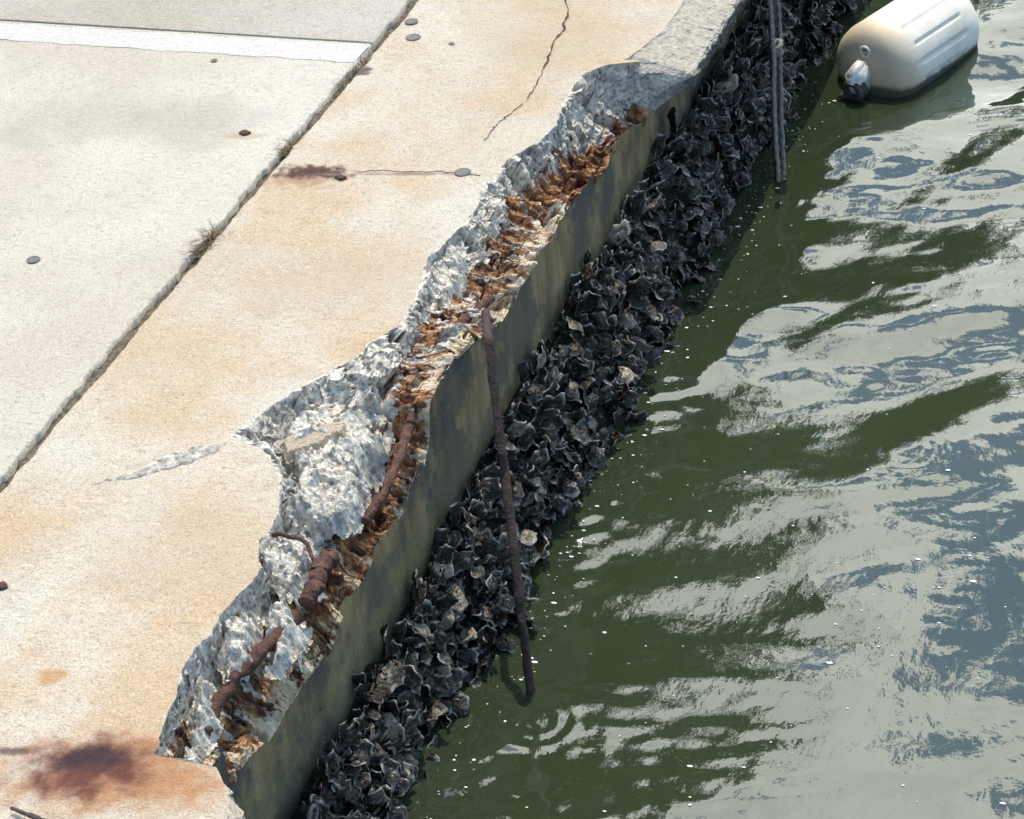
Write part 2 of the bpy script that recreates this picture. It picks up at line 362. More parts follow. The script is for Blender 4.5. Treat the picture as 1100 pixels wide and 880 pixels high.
# shallow scar on the deck is a real shallow dish
scar = np.array([at(*p)[:2] for p in [(60,528),(140,507),(180,487),(205,478),(246,473),(240,485),(208,498),(150,514)]])
def inside(poly, x, y):
    r = np.zeros(np.shape(x), bool); n = len(poly)
    for i in range(n):
        x1, y1 = poly[i]; x2, y2 = poly[(i + 1) % n]
        c = ((y1 > y) != (y2 > y)) & (x < (x2 - x1) * (y - y1) / (y2 - y1 + 1e-12) + x1); r ^= c
    return r
def edge_dist(poly, x, y):
    d = np.full(np.shape(x), 9.); n = len(poly)
    for i in range(n):
        a = np.array(poly[i]); b = np.array(poly[(i + 1) % n]); ab = b - a
        t = np.clip(((x - a[0]) * ab[0] + (y - a[1]) * ab[1]) / (ab @ ab), 0, 1)
        d = np.minimum(d, np.hypot(x - a[0] - t * ab[0], y - a[1] - t * ab[1]))
    return d
cop = child(link('coping', grid_mesh('coping', Pj, flip=True), M_cap))
# spall scar: thin broken-stone sheet bedded in the deck skin
def patch(name, poly, step, zf, m, attrs=None, skirt=True, warp=0.):
    """irregular solid filling a traced outline; zf(x,y,d) gives the surface height, d = distance to the rim"""
    poly = np.array(poly); lo, hi = poly.min(0), poly.max(0)
    xs = np.arange(lo[0] - step, hi[0] + step, step); ys = np.arange(lo[1] - step, hi[1] + step, step)
    Xg, Yg = np.meshgrid(xs, ys, indexing='ij')
    wx = Xg + warp * fbm(Xg * 40, Yg * 40, 1., 3); wy = Yg + warp * fbm(Xg * 40, Yg * 40, 5., 3)
    ins = inside(poly, wx, wy); d = np.where(ins, edge_dist(poly, wx, wy), 0)
    Zg = zf(Xg, Yg, d)
    P = np.stack([Xg, Yg, Zg], -1); n, mm = Xg.shape; idx = np.arange(n * mm).reshape(n, mm)
    k = ins[:-1, :-1] | ins[1:, :-1] | ins[1:, 1:] | ins[:-1, 1:]
    q = np.stack([idx[:-1, :-1], idx[1:, :-1], idx[1:, 1:], idx[:-1, 1:]], -1)[k]
    me = bpy.data.meshes.new(name); use, inv = np.unique(q, return_inverse=True); inv = inv.reshape(q.shape)
    me.from_pydata(P.reshape(-1, 3)[use].tolist(), [], inv.tolist())
    for kk, a in (attrs or {}).items():
        val = a(Xg, Yg, d).ravel()[use]; A = me.attributes.new(kk, 'FLOAT', 'POINT'); A.data.foreach_set('value', val.astype(np.float32))
    return link(name, me, m, smooth=False)
rk = lambda x, y, f=60: .5 * facets(x * f, y * f) + .35 * ridged(x * f * 1.3, y * f * 1.3, 0, 4)
sc_ = patch('spall_scar', scar, .004, lambda x, y, d: -.006 + .0088 * sstep(0, .012, d) + .002 * rk(x, y, 90) * (d > 0.004), M_frac,
            {'rust': lambda x, y, d: x * 0 - 1., 'warm': lambda x, y, d: x * 0 - .3, 'dark_tone': lambda x, y, d: .25 + .25 * np.clip(vnoise(x * 30, y * 60), 0, 1)}, warp=.006)  # darkened to the scar's own grey
child(sc_)

# front strip: fracture face / cast nose
NT = 130
t = np.linspace(0, 1, NT)[None, :]; Xc = XS[:, None]
yTc, zLc, cw = yT[:, None], zL[:, None], castw[:, None]
X_ = Xc + 0 * t
fr_ = 1 - cw
# fracture profile: quick drop under the rim, ledge, then fall to the wall
wid = np.maximum(yTc - YW, .02)
drop = .30 + .25 * vnoise(Xc * 9, 4.4) + .38 * np.exp(-((Xc - at(645, 90)[0]) / .22) ** 2)
zf = zLc * (drop * sstep(0, .16, t) + (1 - drop) * t ** 1.5)
yf = yTc + (YW - .004 - yTc) * t
# cavity under the upper lip and beside the loose block
def bumpx(c, w): return np.exp(-((Xc - c) / w) ** 2)
xa = at(640, 120)[0]; xb = at(300, 520)[0]; xcv = at(225, 760)[0]
zf = zf - .055 * bumpx(xa - .04, .20) * sstep(.2, .42, t) * (1 - sstep(.75, 1., t))
zf = zf - .05 * bumpx(xb, .12) * sstep(0, .1, t) * (1 - sstep(.35, .7, t))
zf = zf - .03 * bumpx(xcv, .18) * sstep(.15, .35, t) * (1 - sstep(.6, .9, t))
yf = yf - .030 * np.sin(np.pi * t) ** 2 * bumpx(4.55, .5) - .018 * sstep(.6, .9, t) * (1 - sstep(.93, 1, t)) * (.5 + vnoise(Xc * 12, 9.))
# rust mask from the bar's line
bar_px = [(705,150),(672,128),(640,128),(620,165),(605,190),(585,220),(565,240),(550,268),(535,300),(510,325),(488,350),(462,395),(445,430),(425,485),(405,525),(385,560),(350,600),(330,640),(300,675),(265,712),(240,748),(212,800)]
bar = np.array([at(x, y, -.105) for x, y in bar_px]); bar = bar[np.argsort(bar[:, 0])]
yb = np.interp(XS, bar[:, 0], bar[:, 1])[:, None]
f60 = 24.
env = sstep(0, .05, t) * (1 - .6 * sstep(.93, 1, t))
fa = facets(X_ * 9.5 + .5 * vnoise(X_ * 9, yf * 9), yf * 11 - zf * 9)
fb = facets(X_ * 42, yf * 42 - zf * 20 + 5)
st = ridged(X_ * 34, yf * 5 + 3 * zf, 2.2, 5, .55)     # splintery streaks running down the slope
fn = fbm(X_ * 90, yf * 90, zf * 90, 4, .6)
fc = facets(X_ * 95 + 3, yf * 70 - zf * 40); fd = facets(X_ * 62 + .4 * vnoise(X_ * 40, yf * 40), yf * 15 - zf * 8)
md = .5 + .5 * vnoise(X_ * 14, yf * 14, 7.)
lump = .044 * fa + (.008 + .010 * md) * fb + .003 * fc + .006 * md * fd + .002 * fn
brk = .008 * st + .006 * fb + .002 * fc + .010 * fd + .001 * fn
near = np.exp(-((yf - yb) / .05) ** 2)
crev = -.038 * sstep(.80, .97, ridged(X_ * 13 + .6 * vnoise(X_ * 30, yf * 30), yf * 3, 6.1, 3, .5) / 1.3) * sstep(.2, .4, t)
disp = (lump * (1 - near) + brk * near * 1.3 - .03 * near + crev) * env * (1 - .95 * cw)
# cast profile
tc_ = np.array([0, .06, .52, .60, .80, .86, 1.])
nose = .9 + .1 * vnoise(Xc * 3, 0)
cy = np.stack([yTc[:, 0], yTc[:, 0] - .004, .006 + 0 * yTc[:, 0], 0 * yTc[:, 0], .002 + 0 * yTc[:, 0], .012 + 0 * yTc[:, 0], YW + 0 * yTc[:, 0]], 1)
cz = np.stack([0 * XS, 0 * XS - .002, 0 * XS - .042, 0 * XS - .05, 0 * XS - .085, 0 * XS - .095, 0 * XS - .100], 1)
low = XS < 4.5
cy[low] = np.stack([yT[low], yT[low] - .006, yT[low] - .022, yT[low] - .026, yT[low] - .024 , yT[low] - .01, np.full(low.sum(), YW)], 1)
cz[low] = np.stack([0 * XS[low], 0 * XS[low] - .002, 0 * XS[low] - .022, 0 * XS[low] - .04, 0 * XS[low] - .1, 0 * XS[low] - .112, 0 * XS[low] - .115], 1)
yc = np.stack([np.interp(t[0], tc_, cy[i]) for i in range(len(XS))]); zc = np.stack([np.interp(t[0], tc_, cz[i]) for i in range(len(XS))])
yc = yc + (.004 * fbm(X_ * 45, t * 14, 0, 4) + .008 * np.minimum(facets(X_ * 20, t * 6), 0) + .006 * np.minimum(fbm(X_ * 9, t * 4, 3., 3), 0)) * env * (XS < 12)[:, None]
zc = zc - .004 * np.abs(fbm(X_ * 14, t * 6, 2., 4)) * env * (XS < 12)[:, None]
Yf = yf * (1 - cw) + yc * cw - .55 * disp; Zf = zf * (1 - cw) + zc * cw + .85 * disp
Yf = Yf + .004 * fbm(X_ * 60, zf * 60 + yf * 50, 8., 4) * env * (1 - .6 * cw)
X2 = X_ + .016 * facets(zf * 38 + yf * 16 + 9, X_ * 26) * sstep(0, .06, t) * (1 - sstep(.25, .5, t)) * (1 - .7 * cw) + (.012 * facets(yf * 22, X_ * 22) + .002 * fn) * env * (1 - .6 * cw)
Zf[:, 0] = zrim; Yf[:, 0] = yT
Zf = np.minimum(Zf, zrim[:, None] + .004)
rust = .66 * np.exp(-((yf - yb) / .052) ** 2) * fr_ + .26 * sstep(.45, .8, t) * fr_ - .06 - .9 * cw
rust = rust + .8 * bumpx(xa - .06, .2) * sstep(.3, .5, t) - .5 * (1 - sstep(.0, .3, t))
warm = .55 * sstep(.42, .75, t) * (1 - cw) + .25 * bumpx(4.0, .9) * sstep(.5, .9, t) - .5 * (1 - sstep(.1, .45, t)) - cw
dark_tone = cw * sstep(.58, .66, t) * .85 * (XS > 4.5)[:, None] + 0 * warm  # face under the nose coloured darker: its shade as well as weathering
dark_tone = np.maximum(dark_tone, (XS > 5.8)[:, None] * (XS < 6.1)[:, None] * sstep(.8, .9, t) * .5)  # lower rim beside the lip darkened too
me = grid_mesh('broken_edge', np.stack([X2, Yf, Zf], -1), {'rust': rust, 'warm': warm, 'cast': cw * (1 - sstep(.55, .62, t) * .6) + 0 * warm, 'dark_tone': dark_tone}, flip=True)
edge = child(link('broken_edge', me, M_frac, smooth=False))

# wall face below
zt = np.concatenate([np.linspace(0, 1, 60)])[None, :]
ztop = zL[:, None] + .004
Zw = ztop + (-1.6 - ztop) * zt
Yw_ = YW + .0015 * fbm(Xc * 8, Zw * 8, 0, 3)
wf = child(link('wall_face', grid_mesh('wall_face', np.stack([Xc + 0 * Zw, Yw_, Zw], -1), flip=True), M_wall))

# loose broken blocks
def block(poly_px, z0, tiltx, tilty, amp=.012, deep=.07, warm=-.2, rust=-.4, step=.0035, z=-.045, name='loose_block', tops=None, lean=0.):
    poly = np.array([at(x, y, z)[:2] for x, y in poly_px]); c = poly.mean(0)
    def zf(x, y, d):
        base = z0 + tiltx * (x - c[0]) + tilty * (y - c[1])
        s = base + amp * (1.2 * facets(x * 17, y * 17) + .6 * facets(x * 42, y * 42) + .2 * facets(x * 100 + 3, y * 100)) + amp * .15 * fbm(x * 90, y * 90, 0, 4)
        if tops is not None:
            tp = np.array([at(*p)[:2] for p in tops]); m_ = inside(tp, x, y) * sstep(0, .012, edge_dist(tp, x, y))
            s = s * (1 - m_) + (base + .006) * m_
        return s - deep * (1 - sstep(-.004, .03, d + .016 * vnoise(x * 30, y * 30) + .006 * vnoise(x * 90, y * 90)))
    return child(patch(name, poly, step, zf, M_frac, {'rust': lambda x, y, d: rust + .55 * (1 - sstep(0, .03, d)) * (y < c[1]), 'warm': lambda x, y, d: x * 0 + warm}, warp=.006))
big_block_px = [(307,470),(318,455),(340,446),(365,440),(385,443),(396,452),(406,446),(418,440),(418,456),(408,474),(398,492),(394,512),(384,530),(372,545),(352,552),(335,556),(320,556),(309,548),(312,520),(305,494)]
block(big_block_px, -.040, .02, .26, .016, .06)
top_px = [(309,497),(306,482),(322,470),(345,461),(370,453),(371,463),(352,476),(328,488)]
tp = np.array([at(*p, -.03)[:2] for p in top_px])
cc_ = np.array([at(x, y, -.045)[:2] for x, y in big_block_px]).mean(0)
ck = patch('cast_skin', tp, .004, lambda x, y, d: -.030 + .02 * (x - cc_[0]) + .26 * (y - cc_[1]) - .02 * (1 - sstep(0, .006, d)) + .001 * fbm(x * 40, y * 40, 0, 3), M_skin, warp=.004); child(ck)
block([(283,590),(292,574),(315,572),(338,580),(345,600),(338,622),(318,632),(298,634),(282,618)], -.035, 0, .2, .015, .05)
block([(288,648),(305,640),(322,642),(330,662),(318,690),(300,704),(285,700),(283,672)], -.05, 0, .25, .015, .05)
block([(205,735),(215,715),(228,722),(232,750),(222,780),(205,800),(196,785),(200,760)], -.045, 0, .3, .015, .05)
block([(238,668),(262,650),(278,655),(276,690),(262,712),(240,722),(228,700)], -.03, 0, .25, .015, .05)
block([(468,262),(485,258),(505,262),(506,285),(490,310),(470,318),(458,302)], -.035, 0, .25, .015, .05)

# corroded reinforcing bar lying in the break
def bar_piece(pts, z, r, name='corroded_bar', seed=0, m=M_rust, n=60):
    P = resample([at(x, y, zz) for (x, y), zz in zip(pts, np.broadcast_to(z, (len(pts),)))], n)
    P[:, 2] += .003 * np.sin(np.arange(n) * .5 + seed)
    return child(link(name, tube(name, P, np.linspace(r, r * .85, n), 12, .32, seed), m))
bar_piece([(528,322),(510,335),(495,350),(478,378),(462,402),(448,430),(440,455)], [-.06,-.062,-.062,-.064,-.064,-.068,-.08], .012, seed=1)
bar_piece([(440,455),(430,490),(412,530),(392,560)], [-.088,-.088,-.095,-.11], .011, seed=2)
bar_piece([(356,596),(345,610),(338,630),(328,650)], [-.045,-.035,-.035,-.05], .019, seed=3)
bar_piece([(320,660),(300,682),(275,706),(252,728),(235,755),(218,790)], [-.075,-.070,-.070,-.075,-.085,-.095], .015, seed=4)
bar_piece([(293,576),(303,574),(318,577),(330,585),(336,600),(338,612)], [-.01,-.004,-.002,-.008,-.02,-.045], .0045, name='bent_wire', seed=7, n=30)

# hairline crack in the coping
def ribbon(name, px, w, m, z=.0035, jit=.004, n=80):
    P = resample([at(x, y) for x, y in px], n); P[:, 0] += jit * fbm(np.arange(n) * .3, 0, 0, 3) ; P[:, 1] += jit * fbm(np.arange(n) * .33, 5., 0, 3)
    tg = np.gradient(P, axis=0); nn = np.stack([-tg[:, 1], tg[:, 0], 0 * tg[:, 0]], 1); nn /= np.linalg.norm(nn, axis=1)[:, None]
    ww = (w * (.55 + .5 * vnoise(np.arange(n) * .5, 3.)) )[:, None] * np.sin(np.linspace(.15, np.pi - .02, n))[:, None] ** .4
    Q = np.stack([P + nn * ww, P + nn * ww * .3 - [0, 0, .002], P - nn * ww], 1); Q[:, :, 2] += z
    return link(name, grid_mesh(name, Q), m)
child(ribbon('crack', [(606,-20),(609,4),(611,16),(604,34),(595,45),(590,62),(582,80),(573,96),(566,110)], .0034, M_crack))
child(ribbon('crack', [(562,112),(548,124),(536,132),(528,142),(520,153)], .0012, M_crack))
child(ribbon('crack', [(386,186),(410,184),(440,186),(470,185),(500,188),(515,190)], .0014, M_crack))

# ------------------------------------------------------------------ deck behind the coping
def slab(name, x0, x1, y1, m, nx):
    xs = np.linspace(x0, x1, nx); fy = np.r_[0, .0006, .0015, np.linspace(.003, .02, 8), np.linspace(.03, 1, 40)]
    P = np.zeros((nx, len(fy) + 1, 3)); ys = YJ + .014 + .005 * fbm(xs * 18, 8.8, 0, 4) * (nx > 500)
    for j, f in enumerate(fy):
        P[:, j + 1, 0] = xs; P[:, j + 1, 1] = ys + (y1 - ys) * f
        P[:, j + 1, 2] = -.004 * (1 - sstep(0, .001, f)) + .0012 * fbm(xs * 5, P[:, j + 1, 1] * 5, 2., 3)
    P[:, 0] = P[:, 1]; P[:, 0, 2] = -.04
    P = np.concatenate([P[:1], P, P[-1:]]); P[0, :, 2] = -.04; P[-1, :, 2] = -.04
    o = link(name, grid_mesh(name, P), m); tag(o, kind='structure'); return o
XJ = at(200, 34)[0]
slab('pavement', 1.2, XJ - .005, 6., M_slab, 1400)
slab('pavement', XJ + .005, XJ + 6., 6., M_far, 900)
for (a, b, c, d) in ((-30, 1.19, YJ + .011, 6.), (XJ + 6.01, 60, YJ + .011, 6.)):
    P = np.array([[(a, c, 0), (a, d, 0)], [(b, c, 0), (b, d, 0)]], float); tag(link('pavement', grid_mesh('pavement', P), M_slab), kind='structure')
P = np.array([[(-40, 6.01, -.003), (-40, 90, -.003)], [(90, 6.01, -.003), (90, 90, -.003)]], float)
tag(link('pavement', grid_mesh('pavement', P), M_slab), kind='structure')
jx = np.arange(1.2, 9., .006); jt = np.linspace(-1, 1, 11)[None, :]
JP = np.stack([jx[:, None] + 0 * jt, YJ + .035 * jt + 0 * jx[:, None], -.016 - .008 * (1 - jt ** 2) + .006 * fbm(jx[:, None] * 50, jt * 3, 0, 4) + .009 * np.maximum(vnoise(jx[:, None] * 5, 2.), 0)], -1)
tag(link('joint_filler', grid_mesh('joint_filler', JP), M_joint), kind='structure')
JQ = np.stack([XJ + .02 * jt + 0 * jx[:, None], YJ + .03 + (jx[:, None] - 1.2) * .6 + 0 * jt, -.018 + .004 * fbm(jx[:, None] * 40, jt * 3, 0, 3)], -1)
tag(link('joint_filler', grid_mesh('joint_filler', JQ), M_joint), kind='structure')
# white stripe
ya, yb_ = YJ + .016, 6.
xs = np.linspace(XJ - .02, XJ - .125, 10); ys = np.linspace(ya, 4.5, 500)
Ps = np.zeros((len(ys), len(xs), 3)); Ps[:, :, 0] = xs[None, :] + .004 * fbm(ys * 20, 4., 0, 3)[:, None] * np.linspace(1, -1, 10)[None]; Ps[:, :, 1] = ys[:, None]; Ps[:, :, 2] = .0012 + .0012 * fbm(Ps[:, :, 0] * 5, Ps[:, :, 1] * 5, 2., 3)
tag(link('painted_line', grid_mesh('painted_line', Ps), M_line), kind='structure')

# ------------------------------------------------------------------ water
def m_water():
    m, nt, b = mat('harbour_water'); g = G(nt); ve = g.obj()
    n = g.noise(ve, 1.2, 4., .6)
    g.l(g.ramp(n, (.3, (.018, .027, .012)), (.7, (.027, .037, .018))), b.inputs['Base Color'])
    b.inputs['Roughness'].default_value = .03; b.inputs['IOR'].default_value = 1.8
    g.bump(b, g.math('ADD', g.noise(g.obj((1, 1.6, 1)), 14., 3., .5), g.math('MULTIPLY', g.noise(ve, 60., 3., .6), .12)), .006, .10)
    return m
M_water = m_water()
wx = np.concatenate([np.array([-400, -120, -40, -12, -4, 0, 1.5, 2.5, 3.]), np.arange(3.1, 9.2, .011), np.array([9.4, 10, 12, 16, 30, 80, 200, 600])])
wy = np.concatenate([np.array([-600, -200, -60, -20, -8, -4, -3, -2.4]), np.arange(-2.1, .14, .009)])
WX, WY = np.meshgrid(wx, wy, indexing='ij')
WZ = np.zeros_like(WX)
for i in range(44):
    lam = math.exp(rs.uniform(math.log(.16), math.log(.95))); th = rs.normal(R(38), .55); ph = rs.uniform(0, 6.28)
    k = 2 * math.pi / lam; amp = .0021 * lam * rs.uniform(.4, 1.0) * (1 + .5 * (lam > .3))
    wq = .6 * vnoise(WX * 1.7 + i, WY * 1.7, i * 3.3)
    WZ += amp * np.sin(k * (WX * math.cos(th) + WY * math.sin(th)) + ph + wq * 2)
calm = .40 + .60 * sstep(4.6, 6.0, WX) + .25 * fbm(WX * 1.1, WY * 1.5, 4.4, 2)
for i in range(16):
    lam = rs.uniform(.055, .13); th = rs.normal(R(45), .6)
    WZ += .0016 * lam * sstep(-.1, .5, vnoise(WX * 2.3 + i * 4, WY * 3, i)) * np.sin(2 * np.pi / lam * (WX * math.cos(th) + WY * math.sin(th)) + 3 * vnoise(WX * 6 + i, WY * 6) + i)
WZ *= np.clip(calm, .25, 1.2)
def ring(px, py, r, a, lam):
    global WZ
    c = at(px, py, ZW); d = np.hypot(WX - c[0], WY - c[1]); WZ += a * np.sin(2 * np.pi * d / lam) * np.exp(-((d - r) / (r * .6)) ** 2)
ring(975, 487, .08, .0003, .035); ring(575, 775, .07, .0005, .04); ring(836, 215, .05, .0005, .045); ring(930, 120, .10, .0005, .06)
cq = at(640, 850, ZW); ch = np.exp(-(((WX - cq[0]) / .34) ** 2 + ((WY - cq[1]) / .36) ** 2)) + 1.3 * np.exp(-((WY + .06) / .09) ** 2)
for i in range(14):
    lam = rs.uniform(.045, .10); th = rs.normal(R(20), .5); WZ += ch * .0024 * lam * np.sin(2 * np.pi / lam * (WX * math.cos(th) + WY * math.sin(th)) + 3 * vnoise(WX * 5 + i, WY * 5) + i)
WZ *= (WX > 3) * (WX < 9.3) * (WY > -2.2)
Wp = np.stack([WX, WY, ZW + WZ], -1)
tag(link('water', grid_mesh('water', Wp), M_water), kind='structure')

# ------------------------------------------------------------------ oysters
def oyster_mesh(seed, long=1.7):
    r_ = np.random.RandomState(seed); nr, na = 8, 22
    ph = np.linspace(0, 2 * np.pi, na, endpoint=False)
    def outline(p):    # teardrop: pointed hinge at the base
        sg = lambda q, e: np.sign(q) * np.abs(q) ** e
        x = sg(np.cos(p), .75) * .52 * (1 - .38 * (1 - (np.sin(p) + 1) / 2) ** 1.5); y = (sg(np.sin(p), .8) + 1) * .5 * long
        ruff = 1 + .13 * np.sin(p * 3 + seed * 1.7) + .09 * np.sin(p * 7 + seed * 2.3); return x * ruff, y * (1 + .07 * np.sin(p * 5 + seed))
    ox, oy = outline(ph); cx, cy = 0, long * .42
    V, E = [], []
    for side in (1, -1):
        for i in range(nr):
            f = 1 - i / nr if side == 1 else (i + 1) / nr
            for j in range(na):
                x = cx + (ox[j] - cx) * f; y = cy + (oy[j] - cy) * f
                z = (.26 * (1 - f ** 2) + .045 * math.sin(f * 19 + seed)) if side == 1 else (.06 * (1 - f ** 2) - .03)
                z += .16 * math.sin(y * 1.9 + seed) + .09 * math.sin(ph[j] * 4 + seed) * f * f
                V.append((x + .025 * r_.randn(), y + .02 * r_.randn(), z + .022 * r_.randn())); E.append(f)
    V = np.array(V).reshape(2 * nr, na, 3); E = np.array(E).reshape(2 * nr, na)
    V = np.roll(V, nr, 0); E = np.roll(E, nr, 0)   # underside centre -> rim -> top centre
    me = grid_mesh('oyster', V, {'edge': E}, closed=True)
    me.vertices.foreach_set; s = .034
    for q in me.vertices: q.co = q.co * s
    me.materials.append(M_oy); me.polygons.foreach_set('use_smooth', [True] * len(me.polygons)); return me
OM = [oyster_mesh(i + 1, l) for i, l in enumerate((1.1, 1.35, 1.6, 1.0, 1.25, 1.5, 1.15, 2.2, 1.9))]
otop_px = [(318,872),(345,812),(375,772),(400,702),(420,695),(440,645),(465,598),(480,560),(512,500),(530,470),(560,408),(600,345),(620,300),(650,262),(690,200),(700,170),(740,118),(760,80),(790,32),(812,-5),(850,-60)]
OT = np.array([at(*p, Y=YW - .02) for p in otop_px]); OT = OT[np.argsort(OT[:, 0])]
def otop(x): return np.interp(x, OT[:, 0], OT[:, 2])
def thick(x, z):
    d = np.clip((otop(x) - z) / .28, 0, 1.4); return .008 + .086 * d ** .8 * (1 + .38 * vnoise(x * 5.5, z * 4, 3.) + .2 * vnoise(x * 14, z * 9, 1.))
# crust the shells sit on
bx_ = np.concatenate([np.linspace(1, 2.9, 20), np.arange(2.95, 8.2, .012), np.linspace(8.3, 20, 40)]); bz = np.linspace(0, 1, 44)[None]
BZ = (otop(bx_) - .030)[:, None]; BZ = BZ + (-.85 - BZ) * bz
BX = bx_[:, None] + 0 * BZ
BY = YW + .004 - (thick(BX, BZ)) * sstep(0, .08, bz) * .86 - .012 * ridged(BX * 26, BZ * 26, 0, 4) * sstep(0, .06, bz)
crust = link('oyster_crust', grid_mesh('oyster_crust', np.stack([BX, BY, BZ], -1), flip=True), M_mud)
tag(crust, kind='stuff', label='black mud and broken shell crust the oysters grow on', cat='oyster crust')

spots = []
for i in range(3300):
    x = 2.95 + (8.0 - 2.95) * (rs.rand() ** 1.25); zt_ = otop(x); z = zt_ - .030 - (zt_ + .70) * rs.rand() ** 1.15
    spots.append((x, z))
for x in np.arange(2.95, 7.6, .022): spots.append((x + rs.uniform(-.01, .01), otop(x) - rs.uniform(.020, .055)))
items = []
camv = Vector(CAM)
for x, z in spots:
    rim = otop(x) - z < .035
    y = YW - float(thick(x, z)) * .92 - rs.uniform(-.008, .012)
    upv = Vector((rs.normal(0, .25 if rim else .8), -abs(rs.normal(.2 if rim else .45, .35)), 1.0 if rim else rs.uniform(-.6, 1))).normalized()
    nrm = Vector((rs.normal(-.15, .75), -1 + rs.normal(0, .35), rs.normal(.45, .6)))
    nrm = (nrm - upv * nrm.dot(upv)).normalized()
    sx = upv.cross(nrm); s = (.45 + 1.0 * rs.rand() ** 1.7) * (.95 if rim else 1.15)
    if z > otop(x) - .02: z -= .02
    Mx = Matrix((( sx.x*s, upv.x*s, nrm.x*s, x), (sx.y*s, upv.y*s, nrm.y*s, y), (sx.z*s, upv.z*s, nrm.z*s, z), (0, 0, 0, 1)))
    dist = (camv - Vector((x, y, z))).length; items.append((dist / s, Mx, (rs.choice([2, 7, 8, 5]) if rim else rs.randint(7))))
items.sort(key=lambda q: q[0])
def visible_px(M_):
    p = np.array(M_.translation) - CAM; w_ = p @ FW; return 550 + FPX * (p @ IX) / w_, 440 + FPX * (p @ IDN) / w_
near, rest = [], []
for it in items:
    u, vv = visible_px(it[1])
    (near if (len(near) < 298 and -5 < u < 1105 and -5 < vv < 885 and it[1].translation.z > ZW + .02) else rest).append(it)
for _, Mx, k in near:
    o = bpy.data.objects.new('oyster', OM[k]); col.objects.link(o); o.matrix_world = Mx
    tag(o, 'dark grey oyster shell clustered on the seawall above the waterline', 'oyster', 'oysters crusted on the seawall')
# far shells as one mass
Vv, Ff, Ee = [], [], []
for _, Mx, k in rest:
    me = OM[k]; n0 = len(Vv); co = np.zeros(len(me.vertices) * 3); me.vertices.foreach_get('co', co); co = co.reshape(-1, 3)
    Mn = np.array(Mx); Vv += (co @ Mn[:3, :3].T + Mn[:3, 3]).tolist()
    Ff += [tuple(i + n0 for i in p.vertices) for p in me.polygons]
    e_ = np.zeros(len(me.vertices)); me.attributes['edge'].data.foreach_get('value', e_); Ee += e_.tolist()
me = bpy.data.meshes.new('oyster_bed'); me.from_pydata(Vv, [], Ff); A = me.attributes.new('edge', 'FLOAT', 'POINT'); A.data.foreach_set('value', Ee)
tag(link('oyster_bed', me, M_oy), 'mass of smaller and farther oyster shells covering the lower seawall', 'oyster bed', kind='stuff')

# ------------------------------------------------------------------ hanging rebar, rope, fender
P = resample([at(522, 336, -.06), at(525, 365, Y=.02), at(533, 440, Y=-.01), at(543, 510, Y=-.04), at(552, 590, Y=-.08), at(561, 670, Y=-.11), at(570, 742, ZW), at(585, 790, ZW - .12)], 140)
rb = tube('rebar', P, .0100 * (1 + .12 * fbm(np.arange(140) * .25, 0, 0, 3)), 12, .22, 3)
tag(link('hanging_rebar', rb, M_rebar), 'long rusty reinforcing rod hanging from the broken edge down into the water', 'rebar')

top = np.array(at(828, -8, Y=-.02)); bot = np.array(at(834, 206, ZW))
rope = empty('mooring_rope', bot); tag(rope, 'dark double mooring rope with a knot hanging down the oysters into the water', 'rope')
def rope_strand(p0, p1, r, bow, m, par, name='strand', n=160, seed=0, mid=None):
    P = resample([p0] + ([] if mid is None else mid) + [p1], n); s = np.linspace(0, 1, n)
    P[:, 0] += bow * np.sin(s * np.pi) + .002 * fbm(s * 9, seed, 0, 3); P[:, 1] += .003 * fbm(s * 7, seed + 3, 0, 3)
    seg = 12; o = tube(name, P, r, seg, 0)
    me = o; co = np.zeros(len(me.vertices) * 3); me.vertices.foreach_get('co', co); co = co.reshape(-1, seg, 3)
    for i in range(1, n + 1):     # three-lay twist
        ph = np.arange(seg) / seg * 2 * np.pi; k = 1 + .16 * np.cos(3 * ph + i * r_tw)
        co[i] = P[i - 1] + (co[i] - P[i - 1]) * k[:, None]
    me.vertices.foreach_set('co', co.ravel()); ob = link(name, me, m); ob.parent = par; ob.matrix_parent_inverse = Matrix.Translation(-par.location); return ob
r_tw = .75
t2 = top + (0, -.0, .0)
up_ = np.array((0, 0, .12))
rope_strand(top + [0, .0, .1], bot + np.array((.02, 0, -.2)), .0115, .0, M_rope_wet, rope, seed=1)
rope_strand(at(836, -8, Y=-.04) + up_ * .5, at(842, 188, Y=-.09), .006, .004, M_rope, rope, seed=2)
rope_strand(at(829, -8, Y=-.05) + up_ * .5, at(836, 195, Y=-.10), .006, -.004, M_rope, rope, seed=3)
kc = np.array(at(835, 52, Y=-.06)); kp = [kc + np.array((.018 * math.cos(a * 1.9), .012 * math.sin(a * 1.9), .016 * math.cos(a))) for a in np.linspace(0, 9, 40)]
kn = link('knot', tube('knot', kp, .0075, 10, .1, 2), M_rope); kn.parent = rope; kn.matrix_parent_inverse = Matrix.Translation(-rope.location)

